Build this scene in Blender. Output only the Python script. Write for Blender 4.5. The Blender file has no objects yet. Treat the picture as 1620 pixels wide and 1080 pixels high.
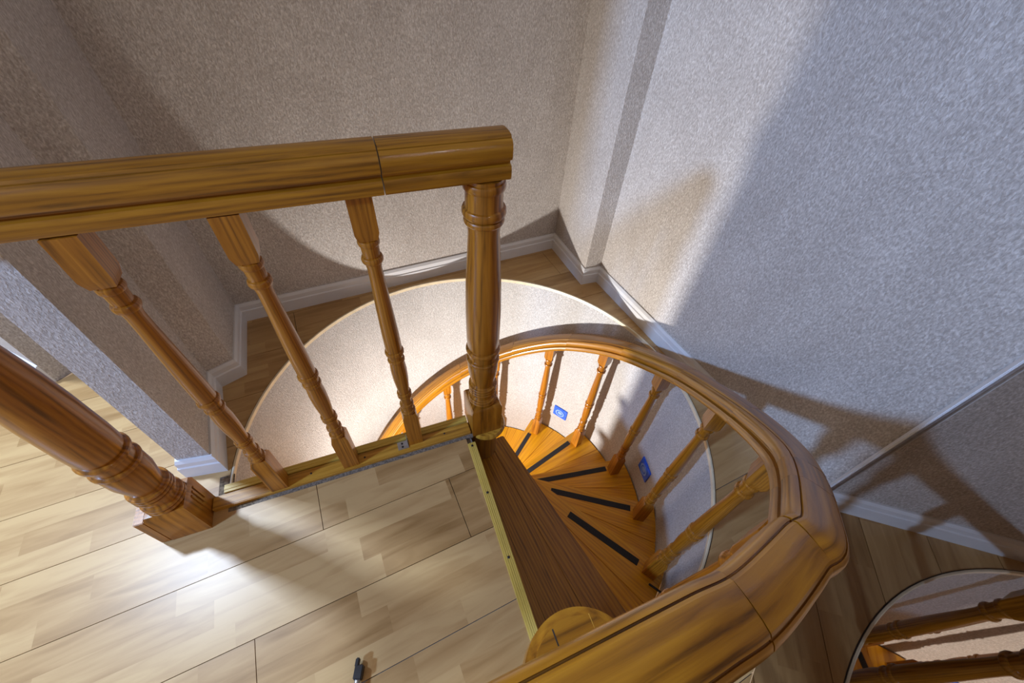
import bpy, bmesh, math, random
from mathutils import Vector, Matrix
from mathutils.geometry import delaunay_2d_cdt

random.seed(7)
scene = bpy.context.scene
COL = scene.collection
PI = math.pi
R_ = math.radians

# ------------------------------------------------------------------ camera
def make_camera():
    f, cx, cy = 645.0, 810.0, 540.0          # pixels of the 1620x1080 frame
    nx, ny = 760.0, 1130.0                   # vanishing point of the plumb lines
    down = Vector((nx - cx, ny - cy, f)).normalized()
    fw = Vector((0, 0, 1))
    Y = (fw - down * fw.dot(down)).normalized()
    X = Y.cross(-down)
    U = -down
    rot = Matrix(((X.x, -X.y, -X.z), (Y.x, -Y.y, -Y.z), (U.x, -U.y, -U.z)))
    cam = bpy.data.cameras.new('camera')
    cam.sensor_width = 36.0
    cam.lens = f / 1620.0 * 36.0
    cam.clip_start = 0.01
    o = bpy.data.objects.new('camera', cam)
    COL.objects.link(o)
    o.matrix_world = Matrix.Translation((0, 0, 1.25)) @ rot.to_4x4()
    scene.camera = o
make_camera()

# ------------------------------------------------------------------ world, lights, exposure
scene.view_settings.view_transform = 'Standard'
scene.view_settings.look = 'None'
scene.view_settings.gamma = 1.0
scene.view_settings.use_curve_mapping = False
scene.view_settings.exposure = 0.30

world = bpy.data.worlds.new('world')
scene.world = world
world.use_nodes = True
bg = world.node_tree.nodes['Background']
bg.inputs['Color'].default_value = (1.0, 0.73, 0.50, 1)
bg.inputs['Strength'].default_value = 0.31

def area(name, loc, target, sx, sy, power, color, shape='RECTANGLE'):
    l = bpy.data.lights.new(name, 'AREA')
    l.shape = shape
    l.size = sx
    if shape in ('RECTANGLE', 'ELLIPSE'):
        l.size_y = sy
    l.energy = power
    l.color = color
    o = bpy.data.objects.new(name, l)
    COL.objects.link(o)
    o.location = loc
    d = Vector(target) - Vector(loc)
    o.rotation_euler = d.to_track_quat('-Z', 'Y').to_euler()
    return o
# lamp in the stairwell, under the landing
area('stairwell_lamp', (-0.712, 0.475, -0.755), (0.24, 0.97, -0.64), 0.07, 0.07, 33.0, (1.0, 0.97, 0.94), 'DISK')
# cool light high up beyond the doorway on the left
area('doorway_light', (-2.2, 0.75, 2.4), (-0.6, 0.30, 0.0), 0.20, 0.20, 64.0, (0.60, 0.76, 1.0))
# daylight from the room behind the camera
area('room_daylight', (-2.7, -1.47, 2.1), (0.5, 0.8, 0.3), 0.26, 0.26, 108.0, (0.34, 0.56, 1.0))

# ------------------------------------------------------------------ plan (metres; camera stands over the origin, landing floor is z = 0)
A = Vector((-0.08, 0.76))                     # axis of the spiral and of the round well
RW = 0.787                                    # radius of the well
ea = R_(24.7)
E1 = Vector((math.cos(ea), math.sin(ea)))     # along the landing rail
N1 = Vector((-E1.y, E1.x))
NA = R_(-66.4)                                # stair nosing direction
ND = Vector((math.cos(NA), math.sin(NA)))
NL = Vector((-ND.y, ND.x))                    # towards the stair side
RISE = 0.19
def along(s, p=0.0):
    return A + E1 * s + N1 * p

# ------------------------------------------------------------------ mesh helper
class MB:
    def __init__(self, seed=None):
        self.v = []; self.f = []; self.g = []
        r = random.random
        self.off = Vector((r() * 9, r() * 9, r() * 9))
    def add(self, vs, fs, gs):
        b = len(self.v)
        self.v += [tuple(p) for p in vs]
        self.g += [tuple(Vector(g) + self.off) for g in gs]
        self.f += [tuple(b + i for i in f) for f in fs]
    def box(self, c, x, y, z, sx, sy, sz, grain=0):
        """box at centre c with unit axes x, y, z and half sizes"""
        c = Vector(c); ax = (Vector(x), Vector(y), Vector(z)); vs = []; gs = []
        for k in (-1, 1):
            for j in (-1, 1):
                for i in (-1, 1):
                    vs.append(c + ax[0] * i * sx + ax[1] * j * sy + ax[2] * k * sz)
                    l = [i * sx, j * sy, k * sz]
                    gs.append((l[grain], l[(grain + 1) % 3], l[(grain + 2) % 3]))
        self.add(vs, [(0, 2, 3, 1), (4, 5, 7, 6), (0, 1, 5, 4), (2, 6, 7, 3), (0, 4, 6, 2), (1, 3, 7, 5)], gs)
    def prism(self, poly, z0, z1, gdir=None):
        """vertical prism over a 2D polygon (counter-clockwise)"""
        n = len(poly)
        if sum(poly[i][0] * poly[(i + 1) % n][1] - poly[(i + 1) % n][0] * poly[i][1] for i in range(n)) < 0:
            poly = poly[::-1]
        d = Vector(gdir) if gdir is not None else Vector((1, 0))
        q = Vector((-d.y, d.x)); vs = []; gs = []
        for z in (z0, z1):
            for p in poly:
                p2 = Vector((p[0], p[1]))
                vs.append((p[0], p[1], z)); gs.append((p2.dot(d), p2.dot(q), z))
        fs = [tuple(range(n - 1, -1, -1)), tuple(range(n, 2 * n))]
        fs += [(i, (i + 1) % n, n + (i + 1) % n, n + i) for i in range(n)]
        self.add(vs, fs, gs)
    def turned(self, c, prof, rot=0.0, seg=16, z0=0.0):
        """turned post; prof rows are (z, half width, squareness)"""
        vs = []; gs = []; fs = []
        for (z, r, sq) in prof:
            for i in range(seg):
                t = 2 * PI * i / seg
                rr = r * (1 - sq) + sq * r / max(abs(math.cos(t)), abs(math.sin(t)))
                vs.append((c[0] + rr * math.cos(t + rot), c[1] + rr * math.sin(t + rot), z0 + z))
                gs.append((z, 0.04 * math.cos(t), 0.04 * math.sin(t)))
        m = len(prof)
        for k in range(m - 1):
            for i in range(seg):
                j = (i + 1) % seg
                fs.append((k * seg + i, k * seg + j, (k + 1) * seg + j, (k + 1) * seg + i))
        fs.append(tuple(range(seg - 1, -1, -1)))
        fs.append(tuple(range((m - 1) * seg, m * seg)))
        self.add(vs, fs, gs)
    def sweep(self, prof, path, caps=True, closed=True):
        """profile (lateral, up) carried along 3D points; lateral is horizontal, up stays vertical"""
        n = len(path); m = len(prof); vs = []; gs = []; fs = []; s = 0.0
        for k, p in enumerate(path):
            p = Vector(p)
            a = Vector(path[max(k - 1, 0)]); b = Vector(path[min(k + 1, n - 1)])
            t = b - a; t.z = 0; t.normalize()
            lat = Vector((t.y, -t.x, 0))      # to the right of travel
            sc = 1.0
            if 0 < k < n - 1:
                t0 = (p - a); t0.z = 0; t0.normalize()
                sc = 1.0 / max(0.3, t0.dot(t))
            if k: s += (p - Vector(path[k - 1])).length
            for (x, y) in prof:
                vs.append(p + lat * x * sc + Vector((0, 0, y))); gs.append((s, x, y))
        for k in range(n - 1):
            for i in range(m if closed else m - 1):
                j = (i + 1) % m
                fs.append((k * m + i, (k + 1) * m + i, (k + 1) * m + j, k * m + j))
        if caps:
            fs.append(tuple(range(m))); fs.append(tuple(range(n * m - 1, (n - 1) * m - 1, -1)))
        self.add(vs, fs, gs)
    def build(self, name, mat, parent=None, angle=28, bevel=0.0, loc=None):
        me = bpy.data.meshes.new(name)
        o3 = Vector(loc) if loc is not None else Vector((0, 0, 0))
        me.from_pydata([tuple(Vector(p) - o3) for p in self.v], [], self.f)
        at = me.attributes.new('grain', 'FLOAT_VECTOR', 'POINT')
        at.data.foreach_set('vector', [c for g in self.g for c in g])
        bm = bmesh.new(); bm.from_mesh(me)
        bmesh.ops.recalc_face_normals(bm, faces=bm.faces)
        if bevel:
            ed = [e for e in bm.edges if len(e.link_faces) == 2 and e.calc_face_angle(0) > 0.7]
            bmesh.ops.bevel(bm, geom=ed, offset=bevel, segments=2, affect='EDGES', clamp_overlap=True)
        bm.to_mesh(me); bm.free()
        me.polygons.foreach_set('use_smooth', [True] * len(me.polygons))
        me.set_sharp_from_angle(angle=R_(angle))
        me.materials.append(mat)
        o = bpy.data.objects.new(name, me)
        COL.objects.link(o)
        o.location = o3
        if parent is not None:
            o.parent = parent
            o.matrix_parent_inverse = Matrix.Translation(-abs_loc(parent))
        return o
def abs_loc(o):
    p = Vector(o.location)
    return p
def thing(name, loc, label, cat, group=None):
    o = bpy.data.objects.new(name, None)
    o.empty_display_size = 0.05
    COL.objects.link(o)
    o.location = loc
    o['label'] = label; o['category'] = cat
    if group: o['group'] = group
    return o
def struct(o):
    o['kind'] = 'structure'
    return o
def tag(o, label, cat, group=None):
    o['label'] = label; o['category'] = cat
    if group: o['group'] = group
    return o

# ------------------------------------------------------------------ materials
def mat_base(name):
    m = bpy.data.materials.new(name); m.use_nodes = True
    nt = m.node_tree; b = nt.nodes['Principled BSDF']
    return m, nt, b
def node(nt, t, **kw):
    n = nt.nodes.new(t)
    for k, v in kw.items():
        setattr(n, k, v)
    return n
def ramp(nt, stops):
    n = nt.nodes.new('ShaderNodeValToRGB')
    cr = n.color_ramp
    cr.elements[0].position = stops[0][0]; cr.elements[0].color = (*stops[0][1], 1)
    cr.elements[1].position = stops[-1][0]; cr.elements[1].color = (*stops[-1][1], 1)
    for p, c in stops[1:-1]:
        e = cr.elements.new(p); e.color = (*c, 1)
    return n
def wood(name, dark, mid, light, rough=0.32, coat=0.22, scale=1.0, bump=0.12):
    m, nt, b = mat_base(name)
    at = node(nt, 'ShaderNodeAttribute', attribute_name='grain')
    mp = node(nt, 'ShaderNodeMapping'); mp.inputs['Scale'].default_value = (5.0 * scale, 95 * scale, 95 * scale)
    nt.links.new(at.outputs['Vector'], mp.inputs['Vector'])
    n1 = node(nt, 'ShaderNodeTexNoise'); n1.inputs['Scale'].default_value = 1.0
    n1.inputs['Detail'].default_value = 12; n1.inputs['Roughness'].default_value = 0.62; n1.inputs['Distortion'].default_value = 0.6
    nt.links.new(mp.outputs['Vector'], n1.inputs['Vector'])
    mp2 = node(nt, 'ShaderNodeMapping'); mp2.inputs['Scale'].default_value = (1.3 * scale, 13 * scale, 13 * scale)
    nt.links.new(at.outputs['Vector'], mp2.inputs['Vector'])
    n2 = node(nt, 'ShaderNodeTexWave', wave_type='RINGS', rings_direction='X')
    n2.inputs['Scale'].default_value = 2.6; n2.inputs['Distortion'].default_value = 5.0
    n2.inputs['Detail'].default_value = 3; n2.inputs['Detail Scale'].default_value = 1.2
    nt.links.new(mp2.outputs['Vector'], n2.inputs['Vector'])
    mx = node(nt, 'ShaderNodeMath', operation='MULTIPLY_ADD'); mx.inputs[1].default_value = 0.20
    nt.links.new(n2.outputs['Fac'], mx.inputs[0])
    nt.links.new(n1.outputs['Fac'], mx.inputs[2])
    cr = ramp(nt, [(0.30, dark), (0.56, mid), (0.86, light)])
    nt.links.new(mx.outputs[0], cr.inputs['Fac'])
    nt.links.new(cr.outputs['Color'], b.inputs['Base Color'])
    bp = node(nt, 'ShaderNodeBump'); bp.inputs['Strength'].default_value = bump; bp.inputs['Distance'].default_value = 0.002
    nt.links.new(n1.outputs['Fac'], bp.inputs['Height']); nt.links.new(bp.outputs['Normal'], b.inputs['Normal'])
    b.inputs['Roughness'].default_value = rough
    b.inputs['Coat Weight'].default_value = coat; b.inputs['Coat Roughness'].default_value = 0.12
    return m
def plain(name, col, rough=0.5, metal=0.0, noise=0.0, nscale=40, spec=0.5):
    m, nt, b = mat_base(name)
    b.inputs['Roughness'].default_value = rough; b.inputs['Metallic'].default_value = metal
    b.inputs['Specular IOR Level'].default_value = spec
    tc = node(nt, 'ShaderNodeTexCoord')
    n1 = node(nt, 'ShaderNodeTexNoise'); n1.inputs['Scale'].default_value = nscale; n1.inputs['Detail'].default_value = 4
    nt.links.new(tc.outputs['Object'], n1.inputs['Vector'])
    lo = tuple(c * (1 - noise) for c in col); hi = tuple(min(1, c * (1 + noise)) for c in col)
    cr = ramp(nt, [(0.35, lo), (0.65, hi)])
    nt.links.new(n1.outputs['Fac'], cr.inputs['Fac']); nt.links.new(cr.outputs['Color'], b.inputs['Base Color'])
    return m
def wallpaper(name, ground, fleck):
    """heavy vinyl wallpaper: small upright raised flakes that catch the light"""
    m, nt, b = mat_base(name)
    tc = node(nt, 'ShaderNodeTexCoord')
    mp = node(nt, 'ShaderNodeMapping'); mp.inputs['Scale'].default_value = (240, 240, 120)
    nt.links.new(tc.outputs['Object'], mp.inputs['Vector'])
    n1 = node(nt, 'ShaderNodeTexNoise'); n1.inputs['Scale'].default_value = 1.0; n1.inputs['Detail'].default_value = 3
    n1.inputs['Roughness'].default_value = 0.55; n1.inputs['Distortion'].default_value = 0.5
    nt.links.new(mp.outputs['Vector'], n1.inputs['Vector'])
    mp2 = node(nt, 'ShaderNodeMapping'); mp2.inputs['Scale'].default_value = (9, 9, 5)
    nt.links.new(tc.outputs['Object'], mp2.inputs['Vector'])
    n2 = node(nt, 'ShaderNodeTexNoise'); n2.inputs['Scale'].default_value = 1.0; n2.inputs['Detail'].default_value = 2
    nt.links.new(mp2.outputs['Vector'], n2.inputs['Vector'])
    ad = node(nt, 'ShaderNodeMath', operation='MULTIPLY_ADD'); ad.inputs[1].default_value = 0.18
    nt.links.new(n2.outputs['Fac'], ad.inputs[0]); nt.links.new(n1.outputs['Fac'], ad.inputs[2])
    cr = ramp(nt, [(0.44, ground), (0.64, tuple((a + b) / 2 for a, b in zip(ground, fleck))), (0.78, fleck)])
    nt.links.new(ad.outputs[0], cr.inputs['Fac']); nt.links.new(cr.outputs['Color'], b.inputs['Base Color'])
    bp = node(nt, 'ShaderNodeBump'); bp.inputs['Strength'].default_value = 0.6; bp.inputs['Distance'].default_value = 0.004
    nt.links.new(ad.outputs[0], bp.inputs['Height']); nt.links.new(bp.outputs['Normal'], b.inputs['Normal'])
    rr = node(nt, 'ShaderNodeMapRange'); rr.inputs['From Min'].default_value = 0.45; rr.inputs['From Max'].default_value = 0.75
    rr.inputs['To Min'].default_value = 0.55; rr.inputs['To Max'].default_value = 0.36
    nt.links.new(ad.outputs[0], rr.inputs['Value']); nt.links.new(rr.outputs['Result'], b.inputs['Roughness'])
    return m
def laminate(name):
    """three-strip laminate print; grain = (along, across, _) in board space"""
    m, nt, b = mat_base(name)
    at = node(nt, 'ShaderNodeAttribute', attribute_name='grain')
    sp = node(nt, 'ShaderNodeSeparateXYZ'); nt.links.new(at.outputs['Vector'], sp.inputs[0])
    row = node(nt, 'ShaderNodeMath', operation='MULTIPLY'); row.inputs[1].default_value = 1 / 0.064
    nt.links.new(sp.outputs['Y'], row.inputs[0])
    rowf = node(nt, 'ShaderNodeMath', operation='FLOOR'); nt.links.new(row.outputs[0], rowf.inputs[0])
    wn = node(nt, 'ShaderNodeTexWhiteNoise', noise_dimensions='1D'); nt.links.new(rowf.outputs[0], wn.inputs['W'])
    xa = node(nt, 'ShaderNodeMath', operation='MULTIPLY'); xa.inputs[1].default_value = 1 / 0.36
    nt.links.new(sp.outputs['X'], xa.inputs[0])
    xb = node(nt, 'ShaderNodeMath', operation='MULTIPLY_ADD'); xb.inputs[1].default_value = 5.0
    nt.links.new(wn.outputs['Value'], xb.inputs[0]); nt.links.new(xa.outputs[0], xb.inputs[2])
    xf = node(nt, 'ShaderNodeMath', operation='FLOOR'); nt.links.new(xb.outputs[0], xf.inputs[0])
    cb = node(nt, 'ShaderNodeCombineXYZ'); nt.links.new(xf.outputs[0], cb.inputs['X']); nt.links.new(rowf.outputs[0], cb.inputs['Y'])
    w2 = node(nt, 'ShaderNodeTexWhiteNoise', noise_dimensions='3D'); nt.links.new(cb.outputs[0], w2.inputs['Vector'])
    # grain
    ad = node(nt, 'ShaderNodeVectorMath', operation='MULTIPLY_ADD')
    ad.inputs[1].default_value = (3.0, 3.0, 3.0)
    nt.links.new(w2.outputs['Color'], ad.inputs[0]); nt.links.new(at.outputs['Vector'], ad.inputs[2])
    mp = node(nt, 'ShaderNodeMapping'); mp.inputs['Scale'].default_value = (4.5, 34, 1)
    nt.links.new(ad.outputs[0], mp.inputs['Vector'])
    n1 = node(nt, 'ShaderNodeTexNoise'); n1.inputs['Scale'].default_value = 1.0; n1.inputs['Detail'].default_value = 5
    n1.inputs['Distortion'].default_value = 0.8
    nt.links.new(mp.outputs['Vector'], n1.inputs['Vector'])
    mx = node(nt, 'ShaderNodeMath', operation='MULTIPLY_ADD'); mx.inputs[1].default_value = 0.40
    nt.links.new(w2.outputs['Value'], mx.inputs[0]); nt.links.new(n1.outputs['Fac'], mx.inputs[2])
    cr = ramp(nt, [(0.28, (0.28, 0.150, 0.048)), (0.60, (0.41, 0.240, 0.092)), (0.95, (0.53, 0.340, 0.145))])
    nt.links.new(mx.outputs[0], cr.inputs['Fac']); nt.links.new(cr.outputs['Color'], b.inputs['Base Color'])
    b.inputs['Roughness'].default_value = 0.34
    return m

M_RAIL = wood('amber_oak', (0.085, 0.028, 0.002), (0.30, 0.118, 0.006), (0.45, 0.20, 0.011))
M_POST = wood('turned_oak', (0.10, 0.032, 0.003), (0.32, 0.112, 0.007), (0.46, 0.18, 0.014))
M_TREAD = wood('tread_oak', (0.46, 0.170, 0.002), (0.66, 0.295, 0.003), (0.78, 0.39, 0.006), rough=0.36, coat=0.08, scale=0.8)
M_BASE = wood('yellow_oak', (0.22, 0.09, 0.008), (0.46, 0.22, 0.022), (0.60, 0.32, 0.045), rough=0.35)
M_NOSE = wood('yellow_nosing', (0.36, 0.24, 0.03), (0.62, 0.43, 0.08), (0.75, 0.56, 0.16), rough=0.35)
M_PAPER = wallpaper('wallpaper', (0.385, 0.340, 0.302), (0.68, 0.635, 0.59))
M_PAPER2 = wallpaper('stairwell_wallpaper', (0.37, 0.35, 0.333), (0.60, 0.585, 0.57))
M_LAM = laminate('laminate_print')
M_WHITE = plain('white_paint', (0.72, 0.72, 0.73), 0.3, 0, 0.03, 12)
M_GROOVE = plain('dark_gap', (0.03, 0.022, 0.016), 0.8, 0, 0.2)
M_DUST = plain('grey_filler', (0.17, 0.135, 0.10), 0.95, 0, 0.45, 160)
M_TAPE = plain('black_grip_tape', (0.018, 0.018, 0.022), 0.8, 0, 0.4, 400)
M_BRASS = plain('cream_edge', (0.78, 0.68, 0.48), 0.28, 0.1, 0.08, 30)
M_STEEL = plain('steel', (0.55, 0.56, 0.58), 0.3, 0.9, 0.1, 60)
M_DARKM = plain('dark_metal', (0.03, 0.03, 0.032), 0.45, 0.5, 0.2, 60)
M_PLAST = plain('black_plastic', (0.012, 0.012, 0.014), 0.4, 0, 0.2, 60)
M_BLUE = plain('blue_film', (0.03, 0.13, 0.75), 0.25, 0, 0.15, 70)
M_LBLUE = plain('pale_blue_film', (0.22, 0.38, 0.85), 0.25, 0, 0.1, 70)
M_SLAB = plain('screed', (0.25, 0.22, 0.19), 0.9, 0, 0.2, 20)
M_PLASTER = plain('plaster_soffit', (0.55, 0.50, 0.44), 0.8, 0, 0.05, 20)
def mirror_mat():
    m, nt, b = mat_base('bronze_mirror')
    b.inputs['Base Color'].default_value = (0.42, 0.35, 0.29, 1)
    b.inputs['Metallic'].default_value = 1.0
    b.inputs['Roughness'].default_value = 0.015
    return m
M_MIRROR = mirror_mat()

# ------------------------------------------------------------------ room outline at floor level (fronts of the baseboards)
L1 = Vector((-1.100, 1.135)); L2 = Vector((-0.967, 0.870)); L3 = Vector((-1.024, 0.807))
L4 = Vector((-0.842, 0.506)); L5 = Vector((-0.952, 0.473)); L6 = Vector((-1.26, 0.98))
P1 = Vector((0.169, 1.839)); P2 = Vector((0.309, 1.558)); P3 = Vector((0.385, 1.588))
M0 = Vector((0.979, 0.560))
MD = Vector((math.cos(R_(-126)), math.sin(R_(-126))))
MN = Vector((MD.y, -MD.x))                   # into the room
if (A - M0).dot(MN) < 0: MN = -MN
F1 = Vector((-1.60, 0.76)); F2 = Vector((-2.7, 1.16))
M1 = M0 + MD * 1.35
WALL_PATH = [L6, L5, L4, L3, L2, L1, P1, P2, P3, M0 + (M0 - P3).normalized() * 0.15]
def offset_path(path, d):
    """offset a polyline to the left of travel by d, mitred"""
    out = []
    for i, p in enumerate(path):
        ds = []
        if i: ds.append((p - path[i - 1]).normalized())
        if i < len(path) - 1: ds.append((path[i + 1] - p).normalized())
        ns = [Vector((-t.y, t.x)) for t in ds]
        if len(ns) == 1: out.append(p + ns[0] * d)
        else:
            b = (ns[0] + ns[1]); b = b / b.length
            out.append(p + b * (d / max(0.25, b.dot(ns[0]))))
    return out
BBT = 0.014
# travelling L6 -> M0 the room lies on the right, so walls lie to the left
inner = offset_path(WALL_PATH, BBT)
ROOM = [F2, F1, Vector((-1.43, 1.0)), L6, L5, L4, L3, L2, L1, P1, P2, P3, M0, M1, Vector((M1.x - 0.3, -0.95)), Vector((-2.7, -0.95))]
# opening in the floor
RB = 0.033                                   # back edge of the bottom rail
def circle_pt(a, r): return A + Vector((math.cos(a), math.sin(a))) * r
NOSE_OFF = -0.062                            # nosing line offset from the axis, on the landing side
def opening(r, back, nose):
    """corner at the newel, then out along the bottom rail, clockwise round the well, back along the nosing"""
    s0 = -math.sqrt(r * r - back * back)
    p0 = along(s0, back)
    t1 = math.sqrt(r * r - nose * nose)
    p1 = A + NL * nose + ND * t1
    a0 = math.atan2((p0 - A).y, (p0 - A).x); a1 = math.atan2((p1 - A).y, (p1 - A).x)
    while a0 < a1: a0 += 2 * PI
    # corner: intersection of the two lines
    M = Matrix(((E1.x, -ND.x), (E1.y, -ND.y)))
    rhs = (NL * nose - N1 * back)
    s = M.inverted() @ rhs
    corner = along(s.x, back)
    n = 96
    pts = [corner] + [circle_pt(a0 + (a1 - a0) * i / n, r) for i in range(n + 1)]
    return pts
def inside(p, poly):
    c = False; n = len(poly); x, y = p
    for i in range(n):
        x1, y1 = poly[i]; x2, y2 = poly[(i + 1) % n]
        if (y1 > y) != (y2 > y) and x < (x2 - x1) * (y - y1) / (y2 - y1) + x1: c = not c
    return c
def region(outer, hole):
    vs = [Vector(p) for p in outer] + [Vector(p) for p in hole]
    n = len(outer); m = len(hole)
    ed = [(i, (i + 1) % n) for i in range(n)] + [(n + i, n + (i + 1) % m) for i in range(m)]
    v, e, f, *_ = delaunay_2d_cdt(vs, ed, [], 0, 1e-6)
    tris = []
    for t in f:
        c = sum((v[i] for i in t), Vector((0, 0))) / 3
        if inside(c, outer) and not inside(c, hole): tris.append(t)
    return v, tris
def plate(v, tris, z0, z1, clips=(), gd=None, goff=(0, 0)):
    """bmesh solid over a triangulated region, optionally clipped by half planes"""
    bm = bmesh.new()
    vm = {}
    for t in tris:
        for i in t:
            if i not in vm: vm[i] = bm.verts.new((v[i].x, v[i].y, z1))
        try: bm.faces.new([vm[i] for i in t])
        except ValueError: pass
    for co, no in clips:
        if not bm.faces: break
        bmesh.ops.bisect_plane(bm, geom=bm.verts[:] + bm.edges[:] + bm.faces[:], dist=1e-6, plane_co=(co.x, co.y, 0), plane_no=(no.x, no.y, 0), clear_outer=True)
    if not bm.faces:
        bm.free(); return None
    bmesh.ops.dissolve_limit(bm, angle_limit=0.001, verts=bm.verts, edges=bm.edges)
    r = bmesh.ops.extrude_face_region(bm, geom=bm.faces[:])
    for x in r['geom']:
        if isinstance(x, bmesh.types.BMVert): x.co.z = z0
    bmesh.ops.recalc_face_normals(bm, faces=bm.faces)
    return bm
def from_bm(bm, name, mat, parent=None, gd=None, goff=(0, 0)):
    me = bpy.data.meshes.new(name); bm.to_mesh(me); bm.free()
    if gd is not None:
        at = me.attributes.new('grain', 'FLOAT_VECTOR', 'POINT')
        q = Vector((-gd.y, gd.x)); d = []
        for x in me.vertices:
            p = x.co.to_2d(); d += [p.dot(gd) + goff[0], p.dot(q) + goff[1], 0]
        at.data.foreach_set('vector', d)
    me.materials.append(mat)
    o = bpy.data.objects.new(name, me); COL.objects.link(o)
    if parent is not None: o.parent = parent
    return o

# ------------------------------------------------------------------ floor: slab and laminate boards
v, tris = region(ROOM, opening(RW + 0.012, RB + 0.004, NOSE_OFF + 0.006))
floor = struct(from_bm(plate(v, tris, -0.16, -0.009), 'floor', M_SLAB))
PD = Vector((math.cos(R_(29)), math.sin(R_(29)))); PN = Vector((-PD.y, PD.x))
v, tris = region(ROOM, opening(RW + 0.002, -0.050, NOSE_OFF - 0.012))
BW, BL, GAP = 0.192, 1.21, 0.0009
joints = {1: -0.255, 0: 0.120, -1: -0.442}
for r in range(-9, 10):
    y0 = 0.360 + BW * r
    j0 = joints.get(r, (r * 0.437) % BL)
    for k in range(-4, 5):
        x0 = j0 + BL * k
        cl = [(PN * (y0 + GAP), -PN), (PN * (y0 + BW - GAP), PN), (PD * (x0 + GAP), -PD), (PD * (x0 + BL - GAP), PD)]
        bm = plate(v, tris, -0.0085, 0.0, cl)
        if bm is None: continue
        if sum(f.calc_area() for f in bm.faces) < 0.002:
            bm.free(); continue
        from_bm(bm, 'plank', M_LAM, floor, PD, (-0.0, -y0 + BW * (r + 20)))

# grey filler along the bottom rail and brass edge of the round well
mb = MB(); mb.box((*(along(-0.42, -0.0435)), -0.0035), (*E1, 0), (*N1, 0), (0, 0, 1), 0.37, 0.0062, 0.004)
struct(mb.build('trim_1', M_DUST))
mb = MB(); mb.box((-0.822, 0.462, 0.0008), (*E1, 0), (*N1, 0), (0, 0, 1), 0.020, 0.030, 0.0016)
struct(mb.build('trim_4', M_DUST))
op = opening(RW, RB, NOSE_OFF)
mb = MB()
mb.sweep([(-0.0045, -0.012), (0.0025, -0.012), (0.0025, 0.0030), (0.0, 0.0042), (-0.0045, 0.0030)], [(*p, 0) for p in op[1:]])
struct(mb.build('trim_2', M_BRASS))
op = opening(RW + 0.0048, RB, NOSE_OFF)
mb = MB()
mb.sweep([(-0.0025, -0.004), (0.0025, -0.004), (0.0025, 0.0010), (-0.0025, 0.0010)], [(*p, 0) for p in op[1:]])
struct(mb.build('trim_3', M_GROOVE))

# ------------------------------------------------------------------ walls
HW = 2.6
def wall(name, pts, th=0.11, z0=-0.005):
    out = offset_path(pts, th)
    mb = MB(); mb.prism([tuple(p) for p in pts] + [tuple(p) for p in out[::-1]], z0, HW)
    return struct(mb.build(name, M_PAPER, angle=20))
# left wall with its recess and end face as one solid
mb = MB()
lw = [inner[i] for i in range(0, 6)]
mb.prism([tuple(p) for p in lw] + [(-1.22, 1.10), (-1.36, 1.05)], -0.005, HW)
struct(mb.build('wall_left', M_PAPER, angle=20))
ex = (inner[5] - inner[6]).normalized() * 0.2
wall('wall_back', [inner[5] + ex, inner[6] - ex * 0.0])
mb = MB(); o2 = inner[6] + Vector((0.25, 0.14)); 
mb.prism([tuple(inner[6]), tuple(inner[7]), tuple(inner[8]), tuple(inner[8] + Vector((0.12, 0.06))), tuple(o2 + Vector((0.05, 0.1))), tuple(inner[6] + Vector((-0.03, 0.13)))], -0.005, HW)
struct(mb.build('wall_corner', M_PAPER, angle=20))
wall('wall_right', [inner[8], inner[9]])
far = offset_path([F2, F1], BBT)
wall('wall_far', far)

def baseboard(name, path, i0):
    """moulded skirting along one straight run; path front line, mitred ends"""
    prof = [(0.0, 0.0), (0.0, 0.052), (0.0035, 0.056), (0.0035, 0.074), (0.009, 0.085), (BBT, 0.085), (BBT, 0.0)]
    mb = MB(); vs = []; gs = []
    for i in (i0, i0 + 1):
        for (d, z) in prof:
            p = offset_path(path, d)[i]
            vs.append((p.x, p.y, z)); gs.append((p.x + p.y, d, z))
    m = len(prof)
    fs = [(k, (k + 1) % m, m + (k + 1) % m, m + k) for k in range(m)] + [tuple(range(m)), tuple(range(2 * m - 1, m - 1, -1))]
    mb.add(vs, fs, gs)
    return struct(mb.build(name, M_WHITE, angle=25))
BP = [L6, L5, L4, L3, L2, L1, P1, P2, P3, M0]
for i, nm in enumerate(['baseboard_left_outer', 'baseboard_left_end', 'baseboard_left_front', 'baseboard_left_step', 'baseboard_left_recess', 'baseboard_back', 'baseboard_corner_side', 'baseboard_corner_front', 'baseboard_right']):
    baseboard(nm, BP, i)
baseboard('baseboard_far', [F2, F1], 0)

# round wall of the well and the lower floor
mb = MB(); n = 96; vs = []; gs = []; fs = []
ZB = -2.72
for (r, z) in ((RW, ZB), (RW, -0.0095), (RW + 0.05, -0.0095), (RW + 0.05, ZB)):
    for i in range(n):
        p = circle_pt(2 * PI * i / n, r); vs.append((p.x, p.y, z)); gs.append((p.x, p.y, z))
for k in range(4):
    for i in range(n):
        j = (i + 1) % n; k2 = (k + 1) % 4
        fs.append((k * n + i, k * n + j, k2 * n + j, k2 * n + i))
mb.add(vs, fs, gs)
struct(mb.build('wall_stairwell', M_PAPER2, angle=50))
mb = MB(); mb.prism([tuple(circle_pt(2 * PI * i / 48, RW + 0.05)) for i in range(48)], ZB - 0.1, ZB)
struct(mb.build('floor_lower', M_SLAB))

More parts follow.
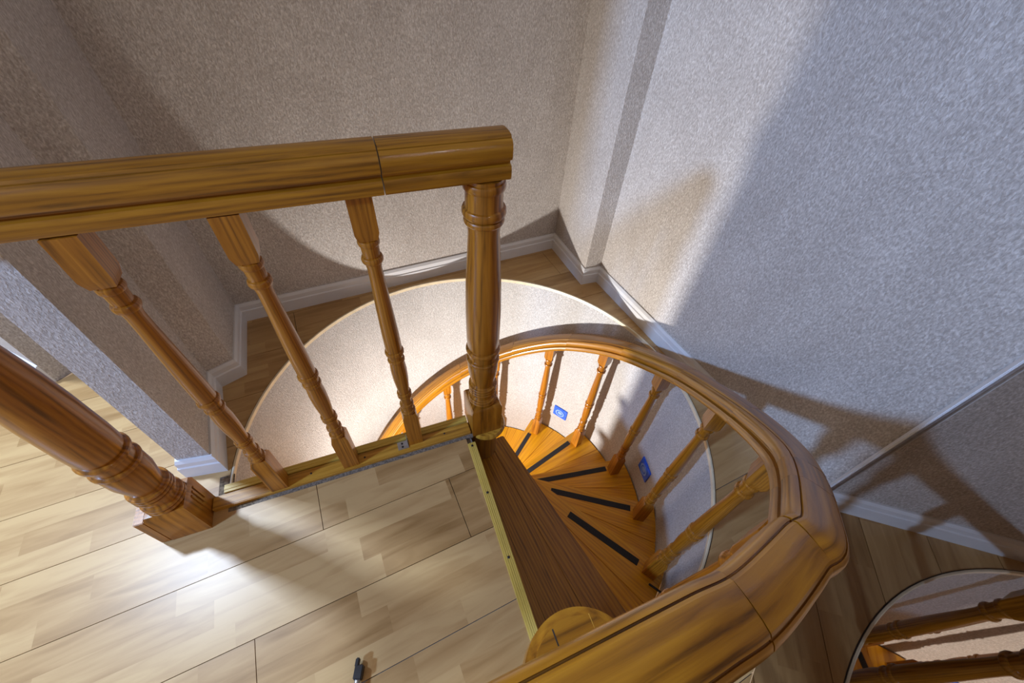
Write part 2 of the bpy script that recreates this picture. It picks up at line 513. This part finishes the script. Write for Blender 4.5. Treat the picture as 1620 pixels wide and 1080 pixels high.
# ------------------------------------------------------------------ wall mirror
mir = thing('wall_mirror', (*(M0 + MD * 0.5), 0.0), 'tall bronze-tinted mirror panel in a white frame, beside the right wall', 'mirror')
mc = M0 + MD * 0.67 - MN * 0.004
mb = MB(); mb.box((*mc, 1.0), (*MD, 0), (*MN, 0), (0, 0, 1), 0.66, 0.004, 0.995)
mb.build('mirror_glass', M_MIRROR, mir)
mb = MB(); p = M0 + MD * 0.004 + MN * 0.004
mb.box((*p, 1.0), (*MD, 0), (*MN, 0), (0, 0, 1), 0.0092, 0.004, 1.0)
mb.build('frame_stile', M_WHITE, mir, bevel=0.002)
mb = MB(); p = M0 + MD * 0.0132 + MN * 0.0015
mb.box((*p, 1.0), (*MD, 0), (*MN, 0), (0, 0, 1), 0.0010, 0.003, 0.995)
mb.build('frame_seal', M_STEEL, mir)
mb = MB(); p = M0 + MD * 0.67 - MN * 0.014
mb.box((*p, 1.0), (*MD, 0), (*MN, 0), (0, 0, 1), 0.66, 0.005, 1.0)
mb.build('backing_board', M_DARKM, mir)

# ------------------------------------------------------------------ turned profiles
def beads(lo, hi, n, r, v):
    """n round beads between two heights: r at the crown, v in the valleys"""
    out = []; w = (hi - lo) / n
    for k in range(n):
        a = lo + w * k
        out += [(a + w * .02, v, 0), (a + w * .10, r - (r - v) * .35, 0), (a + w * .28, r - (r - v) * .06, 0), (a + w * .5, r, 0), (a + w * .72, r - (r - v) * .06, 0), (a + w * .90, r - (r - v) * .35, 0), (a + w * .98, v, 0)]
    return out
def newel_profile(top, w=1.0):
    P = [(0.0, .050, 1), (0.134, .050, 1), (0.144, .0455, 1), (0.1445, .041, 0)]
    P += beads(0.146, 0.172, 2, .0455, .0395) + [(0.176, .037, 0), (0.192, .0365, 0)] + beads(0.195, 0.231, 3, .0440, .0385)
    P += [(0.236, .0355, 0), (0.255, .0375, 0), (0.290, .0435, 0), (0.325, .0445, 0), (0.337, .0420, 0)] + beads(0.339, 0.354, 1, .0475, .041)
    P += [(0.357, .0415, 0), (0.378, .0415, 0)] + beads(0.380, 0.397, 1, .0485, .0415)
    P += [(0.405, .0440, 0), (0.45, .0452, 0), (0.55, .0450, 0), (0.62, .0430, 0), (0.70, .0380, 0), (0.765, .0345, 0), (0.783, .0365, 0)]
    P += beads(0.786, 0.801, 1, .0435, .037) + beads(0.803, 0.824, 1, .0465, .040)
    P += [(0.829, .0390, 0), (0.858, .0385, 0)] + beads(0.860, 0.879, 1, .0435, .039) + [(0.886, .0395, 0)]
    return [(z if z < 0.2 else 0.2 + (z - 0.2) * (top - 0.2) / 0.686, r if q else r * w, q) for z, r, q in P]
def baluster_profile(top, h=0.0225):
    P = [(0.0, h, 1), (0.155, h, 1), (0.169, h * .80, 1), (0.1695, .0180, 0)] + beads(0.171, 0.184, 1, .0220, .0175) + [(0.187, .0165, 0), (0.200, .0165, 0)] + beads(0.202, 0.219, 1, .0205, .0165)
    P += [(0.223, .0155, 0), (0.248, .0158, 0)] + beads(0.250, 0.274, 2, .0205, .0165) + [(0.285, .0165, 0), (0.33, .0200, 0), (0.375, .0210, 0), (0.408, .0190, 0)]
    P += beads(0.411, 0.424, 1, .0220, .0185) + [(0.427, .0185, 0), (0.438, .0185, 0)] + beads(0.440, 0.456, 1, .0240, .0195)
    P += [(0.462, .0205, 0), (0.52, .0200, 0), (0.60, .0180, 0), (0.68, .0155, 0), (0.715, .0150, 0), (0.728, .0165, 0)]
    P += beads(0.730, 0.747, 1, .0220, .0165) + [(0.751, .0172, 0), (0.770, .0180, 0)] + beads(0.772, 0.787, 1, .0215, .0175) + [(0.789, .0178, 0), (0.7895, h * .80, 1), (0.808, h, 1), (0.886, h, 1)]
    return [(z * top / 0.886, r, q) for z, r, q in P]
RAILP = [(-0.024, 0.0), (0.024, 0.0), (0.031, 0.003), (0.0335, 0.010), (0.0335, 0.022), (0.0315, 0.0285), (0.0265, 0.0305), (0.0240, 0.0325), (0.0240, 0.0370), (0.0265, 0.0390), (0.0330, 0.0400), (0.0355, 0.046), (0.0355, 0.060),
         (0.0338, 0.0685), (0.0300, 0.0740), (0.0270, 0.0760), (0.0264, 0.0725), (0.0252, 0.0725), (0.0246, 0.0775), (0.0215, 0.0808), (0.012, 0.0825), (0.0, 0.083)]
RAILP = RAILP + [(-x, y) for x, y in RAILP[-2:1:-1]]

# ------------------------------------------------------------------ landing railing
lr = thing('landing_railing', (*along(-0.44), 0.0), 'straight amber oak railing with turned balusters, along the landing edge between two newel posts', 'railing')
mb = MB(); mb.sweep(RAILP, [(*along(s, -0.004), 0.886) for s in (-1.02, -0.9, -0.5, -0.1925)])
mb.build('handrail', M_RAIL, lr)
mb = MB(); mb.sweep(RAILP, [(*along(s, -0.004), 0.886) for s in (-0.1905, -0.1, 0.0, 0.036)] + [(*along(0.041, -0.004), 0.886)])
mb.build('handrail', M_RAIL, lr, bevel=0.0)
mb = MB(); mb.turned(A, newel_profile(0.886), ea, 32); mb.build('newel_post', M_POST, lr)
LN = along(-0.876, -0.034)
mb = MB()
prof = newel_profile(0.886, 1.07)
mb.turned(LN, [(z, r * 0.95 if q else r, q) for z, r, q in prof], ea, 32)
ln = mb.build('newel_post', M_POST, lr)
# glued-on side piece of the left newel's block and the fluting on its stair side
mb = MB(); mb.box((*(LN - E1 * 0.0602), 0.068), (*E1, 0), (*N1, 0), (0, 0, 1), 0.0115, 0.0475, 0.066, 2)
mb.build('block_side_piece', M_POST, ln, bevel=0.0015)
for k in range(3):
    mb = MB(); mb.box((*(LN + E1 * 0.048 + N1 * (-0.004 + 0.013 * k)), 0.092), (*E1, 0), (*N1, 0), (0, 0, 1), 0.0022, 0.0038, 0.034, 2)
    mb.build('reed', M_POST, ln, bevel=0.0015)
for s, pr in ((-0.236, 0.002), (-0.441, -0.010), (-0.648, -0.014)):
    mb = MB(); mb.turned(along(s, pr), baluster_profile(0.886 - 0.014), ea, 16, z0=0.014)
    mb.build('baluster', M_POST, lr)
# bottom rail
mb = MB(); mb.box((*along(-0.44, -0.0165), -0.001), (*E1, 0), (*N1, 0), (0, 0, 1), 0.387, 0.0205, 0.015)
br = mb.build('bottom_rail', M_BASE, lr, bevel=0.002)
mb = MB()
for q, hh in ((-0.008, 0.0168), (0.0, 0.0185), (0.008, 0.0175)):
    mb.box((*along(-0.426, 0.0185 + q), hh / 2 - 0.006), (*E1, 0), (*N1, 0), (0, 0, 1), 0.372, 0.0041, hh / 2 + 0.006)
es = mb.build('edge_strip', M_NOSE, br)
for s in (-0.755, -0.60, -0.50, -0.33, -0.19, -0.085):
    mb = MB(); mb.turned(along(s, 0.0185), [(0, .0032, 0), (.0012, .0032, 0), (.0022, .0018, 0)], 0, 8, z0=0.0122)
    mb.build('screw', M_DARKM, br)
for s in (-0.56, -0.40, -0.14):
    mb = MB(); mb.turned(along(s, -0.014), [(0, .0032, 0), (.0012, .0032, 0), (.0020, .0018, 0)], 0, 8, z0=0.0135)
    mb.build('screw', M_DARKM, br)
mb = MB(); mb.box((*along(-0.278, -0.013), 0.0155), (*E1, 0), (*N1, 0), (0, 0, 1), 0.017, 0.014, 0.0012)
mb.box((*along(-0.2625, -0.005), 0.028), (*E1, 0), (*N1, 0), (0, 0, 1), 0.0012, 0.012, 0.013)
bk = mb.build('metal_bracket', M_STEEL, br)
for q in (-0.019, -0.007):
    mb = MB(); mb.turned(along(-0.280, q), [(0, .0035, 0), (.0012, .0035, 0)], 0, 10, z0=0.0163)
    mb.build('screw_hole', M_PLAST, br)

# ------------------------------------------------------------------ nosing on the landing edge
ns = thing('stair_nosing', (*(A + NL * NOSE_OFF + ND * 0.4), 0.0), 'ridged yellow nosing strip screwed along the landing edge above the first step', 'strip')
def nz(t, o): return A + NL * (NOSE_OFF + o) + ND * t
mb = MB()
for q, hh in ((-0.0105, 0.0030), (-0.0055, 0.0048), (0.0, 0.0052), (0.0055, 0.0050), (0.0105, 0.0046)):
    mb.box((*nz(0.425, q), hh / 2 - 0.004), (*ND, 0), (*NL, 0), (0, 0, 1), 0.352, 0.0023, hh / 2 + 0.004)
mb.box((*nz(0.425, 0.0), -0.003), (*ND, 0), (*NL, 0), (0, 0, 1), 0.352, 0.0125, 0.0055)
mb.box((*nz(0.425, 0.0120), -0.014), (*ND, 0), (*NL, 0), (0, 0, 1), 0.352, 0.0022, 0.0165)
mb.build('nosing_strip', M_NOSE, ns)
for t in (0.085, 0.252, 0.445, 0.64):
    mb = MB(); mb.turned(nz(t, 0.0), [(0, .0038, 0), (.0012, .0038, 0), (.0022, .002, 0)], 0, 8, z0=0.0050)
    mb.build('screw', M_DARKM, ns)

# ------------------------------------------------------------------ spiral staircase
st = thing('spiral_staircase', (*A, ZB), 'oak spiral staircase winding down round a central post inside the round stairwell', 'staircase')
mb = MB(); mb.turned(A, [(ZB, .052, 0), (-0.06, .052, 0), (-0.045, .056, 0), (-0.036, .054, 0)], 0, 24)
mb.build('central_post', M_RAIL, st)
mb = MB(); mb.turned(A + E1 * 0.012 - N1 * 0.006, [(-0.036, .054, 0), (-0.028, .062, 0), (-0.016, .0665, 0), (-0.006, .064, 0), (-0.001, .061, 0)], 0, 32)
mb.build('post_collar', M_BASE, st)
ANG = {1: -53.3, 2: -31.7, 3: -8.1, 4: 15.7, 5: 40.5, 6: 63.7}
NT = 14
for k in range(7, NT + 2): ANG[k] = 63.7 + 23.6 * (k - 6)
OFF = 0.095
RT = 0.781
def edge_pts(k, back, r):
    """inner and outer point of the front edge line of tread k, pulled back by `back`"""
    if k == 0:
        d = ND; l = NL; o = NOSE_OFF - 0.012 + back * -1
        t0 = 0.0
    else:
        a = R_(ANG[k]); d = Vector((math.cos(a), math.sin(a))); l = Vector((-d.y, d.x)); o = OFF - back
    t1 = math.sqrt(max(0.0, r * r - o * o))
    return A + l * o, A + l * o + d * t1, d, l
for k in range(1, NT):
    z1 = -RISE * k; z0 = z1 - 0.034
    rt = RT
    f0, f1, fd, fl = edge_pts(k, 0.0, rt)
    b0, b1, bd, bl = edge_pts(k - 1, 0.03, rt)
    a0 = math.atan2((b1 - A).y, (b1 - A).x); a1 = math.atan2((f1 - A).y, (f1 - A).x)
    while a1 < a0: a1 += 2 * PI
    # fractions of the tread: boards glued side by side, fanned between back and front edge
    cuts = [0.0, 0.52, 1.0] if k != 1 else [0.0, 0.34, 0.68, 1.0]
    main = None
    for c in range(len(cuts) - 2, -1, -1):
        u0, u1 = cuts[c], cuts[c + 1]
        def ray(u):
            q = b0.lerp(f0, u); aa = a0 + (a1 - a0) * u
            return q, aa
        q0, x0 = ray(u0); q1, x1 = ray(u1)
        g = 0.0006
        arc = [circle_pt(x0 + (x1 - x0) * i / 6, rt) for i in range(7)]
        poly = [q0 + fl * 0] + arc + [q1]
        if u0 > 0:
            sh = (q1 - q0).normalized() * g if (q1 - q0).length > 1e-6 else fl * g
            poly[0] = q0 + sh; poly[1] = arc[0] + fl * g * 1.5
        mb = MB(); mid = ((arc[0] + arc[-1]) / 2 - (q0 + q1) / 2).normalized()
        mb.prism([tuple(p) for p in poly], z0, z1, mid)
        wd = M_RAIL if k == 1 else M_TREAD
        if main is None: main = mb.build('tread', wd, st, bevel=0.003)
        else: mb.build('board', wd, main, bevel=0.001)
    # grip tape
    if k >= 2:
        t_in = {2: 0.39, 3: 0.31, 4: 0.27}.get(k, 0.22)
        c0 = A + fl * (OFF - 0.040); p0 = c0 + fd * t_in; p1 = c0 + fd * (0.670 if k != 2 else 0.685)
        m_ = (p0 + p1) / 2
        mb = MB(); mb.box((*m_, z1 + 0.0006), (*fd, 0), (*fl, 0), (0, 0, 1), (p1 - p0).length / 2, 0.0125, 0.0012)
        mb.build('grip_strip', M_TAPE, main)
    # riser under the back edge of this tread's upper neighbour
    r0, r1, rd, rl = edge_pts(k - 1, 0.022 if k > 1 else 0.0, rt - 0.004)
    mb = MB()
    if k == 1:
        r0 = A + NL * (NOSE_OFF + 0.003) + ND * 0.0; r1 = r0 + ND * 0.74
    mb.prism([tuple(r0), tuple(r1), tuple(r1 - rl * 0.016), tuple(r0 - rl * 0.016)], z1 - 0.002, z1 + RISE - 0.034 + (0.02 if k == 1 else 0), rd)
    mb.build('riser', M_TREAD, st)

# ------------------------------------------------------------------ stair railing
sr = thing('stair_railing', (*circle_pt(R_(20), 0.705), -RISE * 4), 'curved amber oak handrail on turned balusters, following the outer side of the spiral stair', 'railing')
BALP = {1: (-50.0, .726, .0), 2: (-27.4, .732, 0), 3: (-5.6, .705, 0), 4: (18.8, .704, 0), 5: (42.9, .704, 0), 6: (66.2, .707, 0)}
UND = {1: 0.675, 2: 0.478, 3: 0.273, 4: 0.060, 5: -0.122, 6: -0.305, 7: -0.508, 8: -0.70}
for k in range(7, NT):
    BALP[k] = (66.2 + 23.7 * (k - 6), .706, 0)
    if k > 8: UND[k] = -0.70 - 0.19 * (k - 8)
path = []
for k in range(NT - 1, 0, -1):
    a, r, _ = BALP[k]
    if k == 1: a, r = -49.0, 0.736
    p = circle_pt(R_(a), r)
    path.append(Vector((p.x, p.y, UND[k])))
path += [Vector((0.338, 0.156, 0.712))]
for t, zz in ((0.262, 0.752), (0.190, 0.783), (0.120, 0.800), (0.02, 0.808), (-0.08, 0.81), (-0.18, 0.81)):
    path.append(Vector((0.0085 + 0.903 * t, -0.0195 + 0.43 * t, zz)))
def catmull(P, n=12):
    out = []
    for i in range(len(P) - 1):
        p0 = P[max(i - 1, 0)]; p1 = P[i]; p2 = P[i + 1]; p3 = P[min(i + 2, len(P) - 1)]
        for j in range(n):
            t = j / n
            out.append(0.5 * ((2 * p1) + (p2 - p0) * t + (2 * p0 - 5 * p1 + 4 * p2 - p3) * t * t + (3 * p1 - p0 - 3 * p2 + p3) * t ** 3))
    out.append(P[-1]); return out
fine = catmull(path, 10)
def piece(lo, hi):
    pts = fine[lo:hi + 1]
    # trim ends by half a millimetre so the mitre joints read
    a = pts[0] + (pts[1] - pts[0]).normalized() * 0.0007
    b = pts[-1] + (pts[-2] - pts[-1]).normalized() * 0.0007
    mb = MB(); mb.sweep(RAILP, [a] + pts[1:-1] + [b]); mb.build('handrail_section', M_RAIL, sr)
nseg = len(fine) - 1
i1 = (NT - 2) * 10                       # index of tread 1's baluster
marks = [0] + [i1 - 10 * j + 3 for j in (11, 9, 7, 6, 5, 4, 3, 2, 1)] + [i1 - 4, i1 + 8, i1 + 22, nseg]
marks = sorted(set(m for m in marks if 0 <= m <= nseg))
for a, b in zip(marks, marks[1:]): piece(a, b)
for k in range(1, NT):
    a, r, _ = BALP[k]; p = circle_pt(R_(a), r); zb = -RISE * k
    top = UND[k] + 0.012 - zb
    mb = MB(); mb.turned(p, baluster_profile(top), R_(ANG[k]), 16, z0=zb)
    mb.build('baluster', M_POST, sr)
# start newel with its round cap
SN = Vector((0.100, 0.030))
mb = MB(); mb.turned(SN, newel_profile(0.70), ea, 32); mb.build('newel_post', M_POST, sr)
mb = MB(); mb.prism([tuple(SN + Vector((math.cos(2 * PI * q / 60), math.sin(2 * PI * q / 60))) * 0.0615) for q in range(60)], 0.700, 0.752, E1)
cap = mb.build('newel_cap', M_RAIL, sr, bevel=0.009, angle=40)
for c_, d_, w_, m_ in (((0.0745, 0.0480), (0.42, -0.91), 0.0007, M_GROOVE), ((0.1120, 0.0640), (0.40, -0.92), 0.0004, M_BASE)):
    d_ = Vector(d_).normalized()
    mb = MB(); mb.box((*c_, 0.7516), (*d_, 0), (-d_.y, d_.x, 0), (0, 0, 1), 0.022, w_, 0.0006)
    mb.build('glue_joint', m_, cap)
# bolt between tread 2 and the wall
a = R_(-31); p = circle_pt(a, 0.765); d = Vector((math.cos(a), math.sin(a)))
mb = MB(); mb.box((*p, -RISE * 2 + 0.012), (*d, 0), (-d.y, d.x, 0), (0, 0, 1), 0.022, 0.003, 0.003)
mb.build('bolt', M_DARKM, sr)

# ------------------------------------------------------------------ blue plates on the round wall
def socket(a, z, label):
    a = R_(a); c = circle_pt(a, RW); d = Vector((math.cos(a), math.sin(a), 0)); t = Vector((-d.y, d.x, 0)); u = Vector((0, 0, 1))
    o = thing('wall_plate', (c.x, c.y, z), label, 'plate', 'blue plates on the stairwell wall')
    C3 = Vector((c.x, c.y, z))
    mb = MB(); mb.box(C3 - d * 0.004, d, t, u, 0.004, 0.046, 0.046); mb.build('plate', M_BLUE, o, bevel=0.002)
    def ring(r0, r1, z0, z1, nm, m):
        mb = MB(); n = 28; vs = []; fs = []; gs = []
        for (r, h) in ((r0, z0), (r1, z0), (r1, z1), (r0, z1)):
            for i in range(n):
                w = 2 * PI * i / n
                q = C3 - d * h + t * math.cos(w) * r + u * math.sin(w) * r
                vs.append(q); gs.append((0, 0, 0))
        for k in range(4):
            for i in range(n):
                j = (i + 1) % n; k2 = (k + 1) % 4
                fs.append((k * n + i, k * n + j, k2 * n + j, k2 * n + i))
        mb.add(vs, fs, gs); mb.build(nm, m, o)
    ring(0.022, 0.030, 0.007, 0.011, 'ring', M_LBLUE)
    mb = MB(); vs = []; gs = []; n = 24
    for h, r in ((0.007, 0.015), (0.0095, 0.015), (0.0105, 0.011)):
        for i in range(n):
            w = 2 * PI * i / n; vs.append(C3 - d * h + t * math.cos(w) * r + u * math.sin(w) * r); gs.append((0, 0, 0))
    fs = [(k * n + i, k * n + (i + 1) % n, (k + 1) * n + (i + 1) % n, (k + 1) * n + i) for k in range(2) for i in range(n)] + [tuple(range(n)), tuple(range(3 * n - 1, 2 * n - 1, -1))]
    mb.add(vs, fs, gs); mb.build('centre_disc', M_LBLUE, o)
socket(57.6, -0.918, 'square blue plate with a round centre on the brightly lit back of the stairwell wall')
socket(11.4, -0.573, 'square blue plate with a round centre on the shaded right side of the stairwell wall')

# ------------------------------------------------------------------ pole lying on the landing
pr = thing('metal_pole', (-0.292, 0.073, 0.0), 'grey metal pole with a black plastic tip, lying on the landing floor', 'pole')
p0 = Vector((-0.291, 0.066, 0.012)); p1 = Vector((-0.262, -0.25, 0.03)); dd = (p1 - p0).normalized(); sd = dd.cross(Vector((0, 0, 1))).normalized(); ud = sd.cross(dd)
mb = MB(); vs = []; gs = []; n = 14
for t in (0.012, (p1 - p0).length):
    for i in range(n):
        w = 2 * PI * i / n; vs.append(p0 + dd * t + sd * math.cos(w) * 0.007 + ud * math.sin(w) * 0.007); gs.append((t, 0, 0))
mb.add(vs, [(i, (i + 1) % n, n + (i + 1) % n, n + i) for i in range(n)] + [tuple(range(n)), tuple(range(2 * n - 1, n - 1, -1))], gs)
mb.build('tube', M_STEEL, pr)
mb = MB(); mb.box(p0 + dd * 0.012, dd, sd, ud, 0.014, 0.0095, 0.0105); mb.box(p0 - dd * 0.006 + sd * 0.006 + ud * 0.004, dd, sd, ud, 0.009, 0.0045, 0.007)
mb.build('tip', M_PLAST, pr, bevel=0.002)
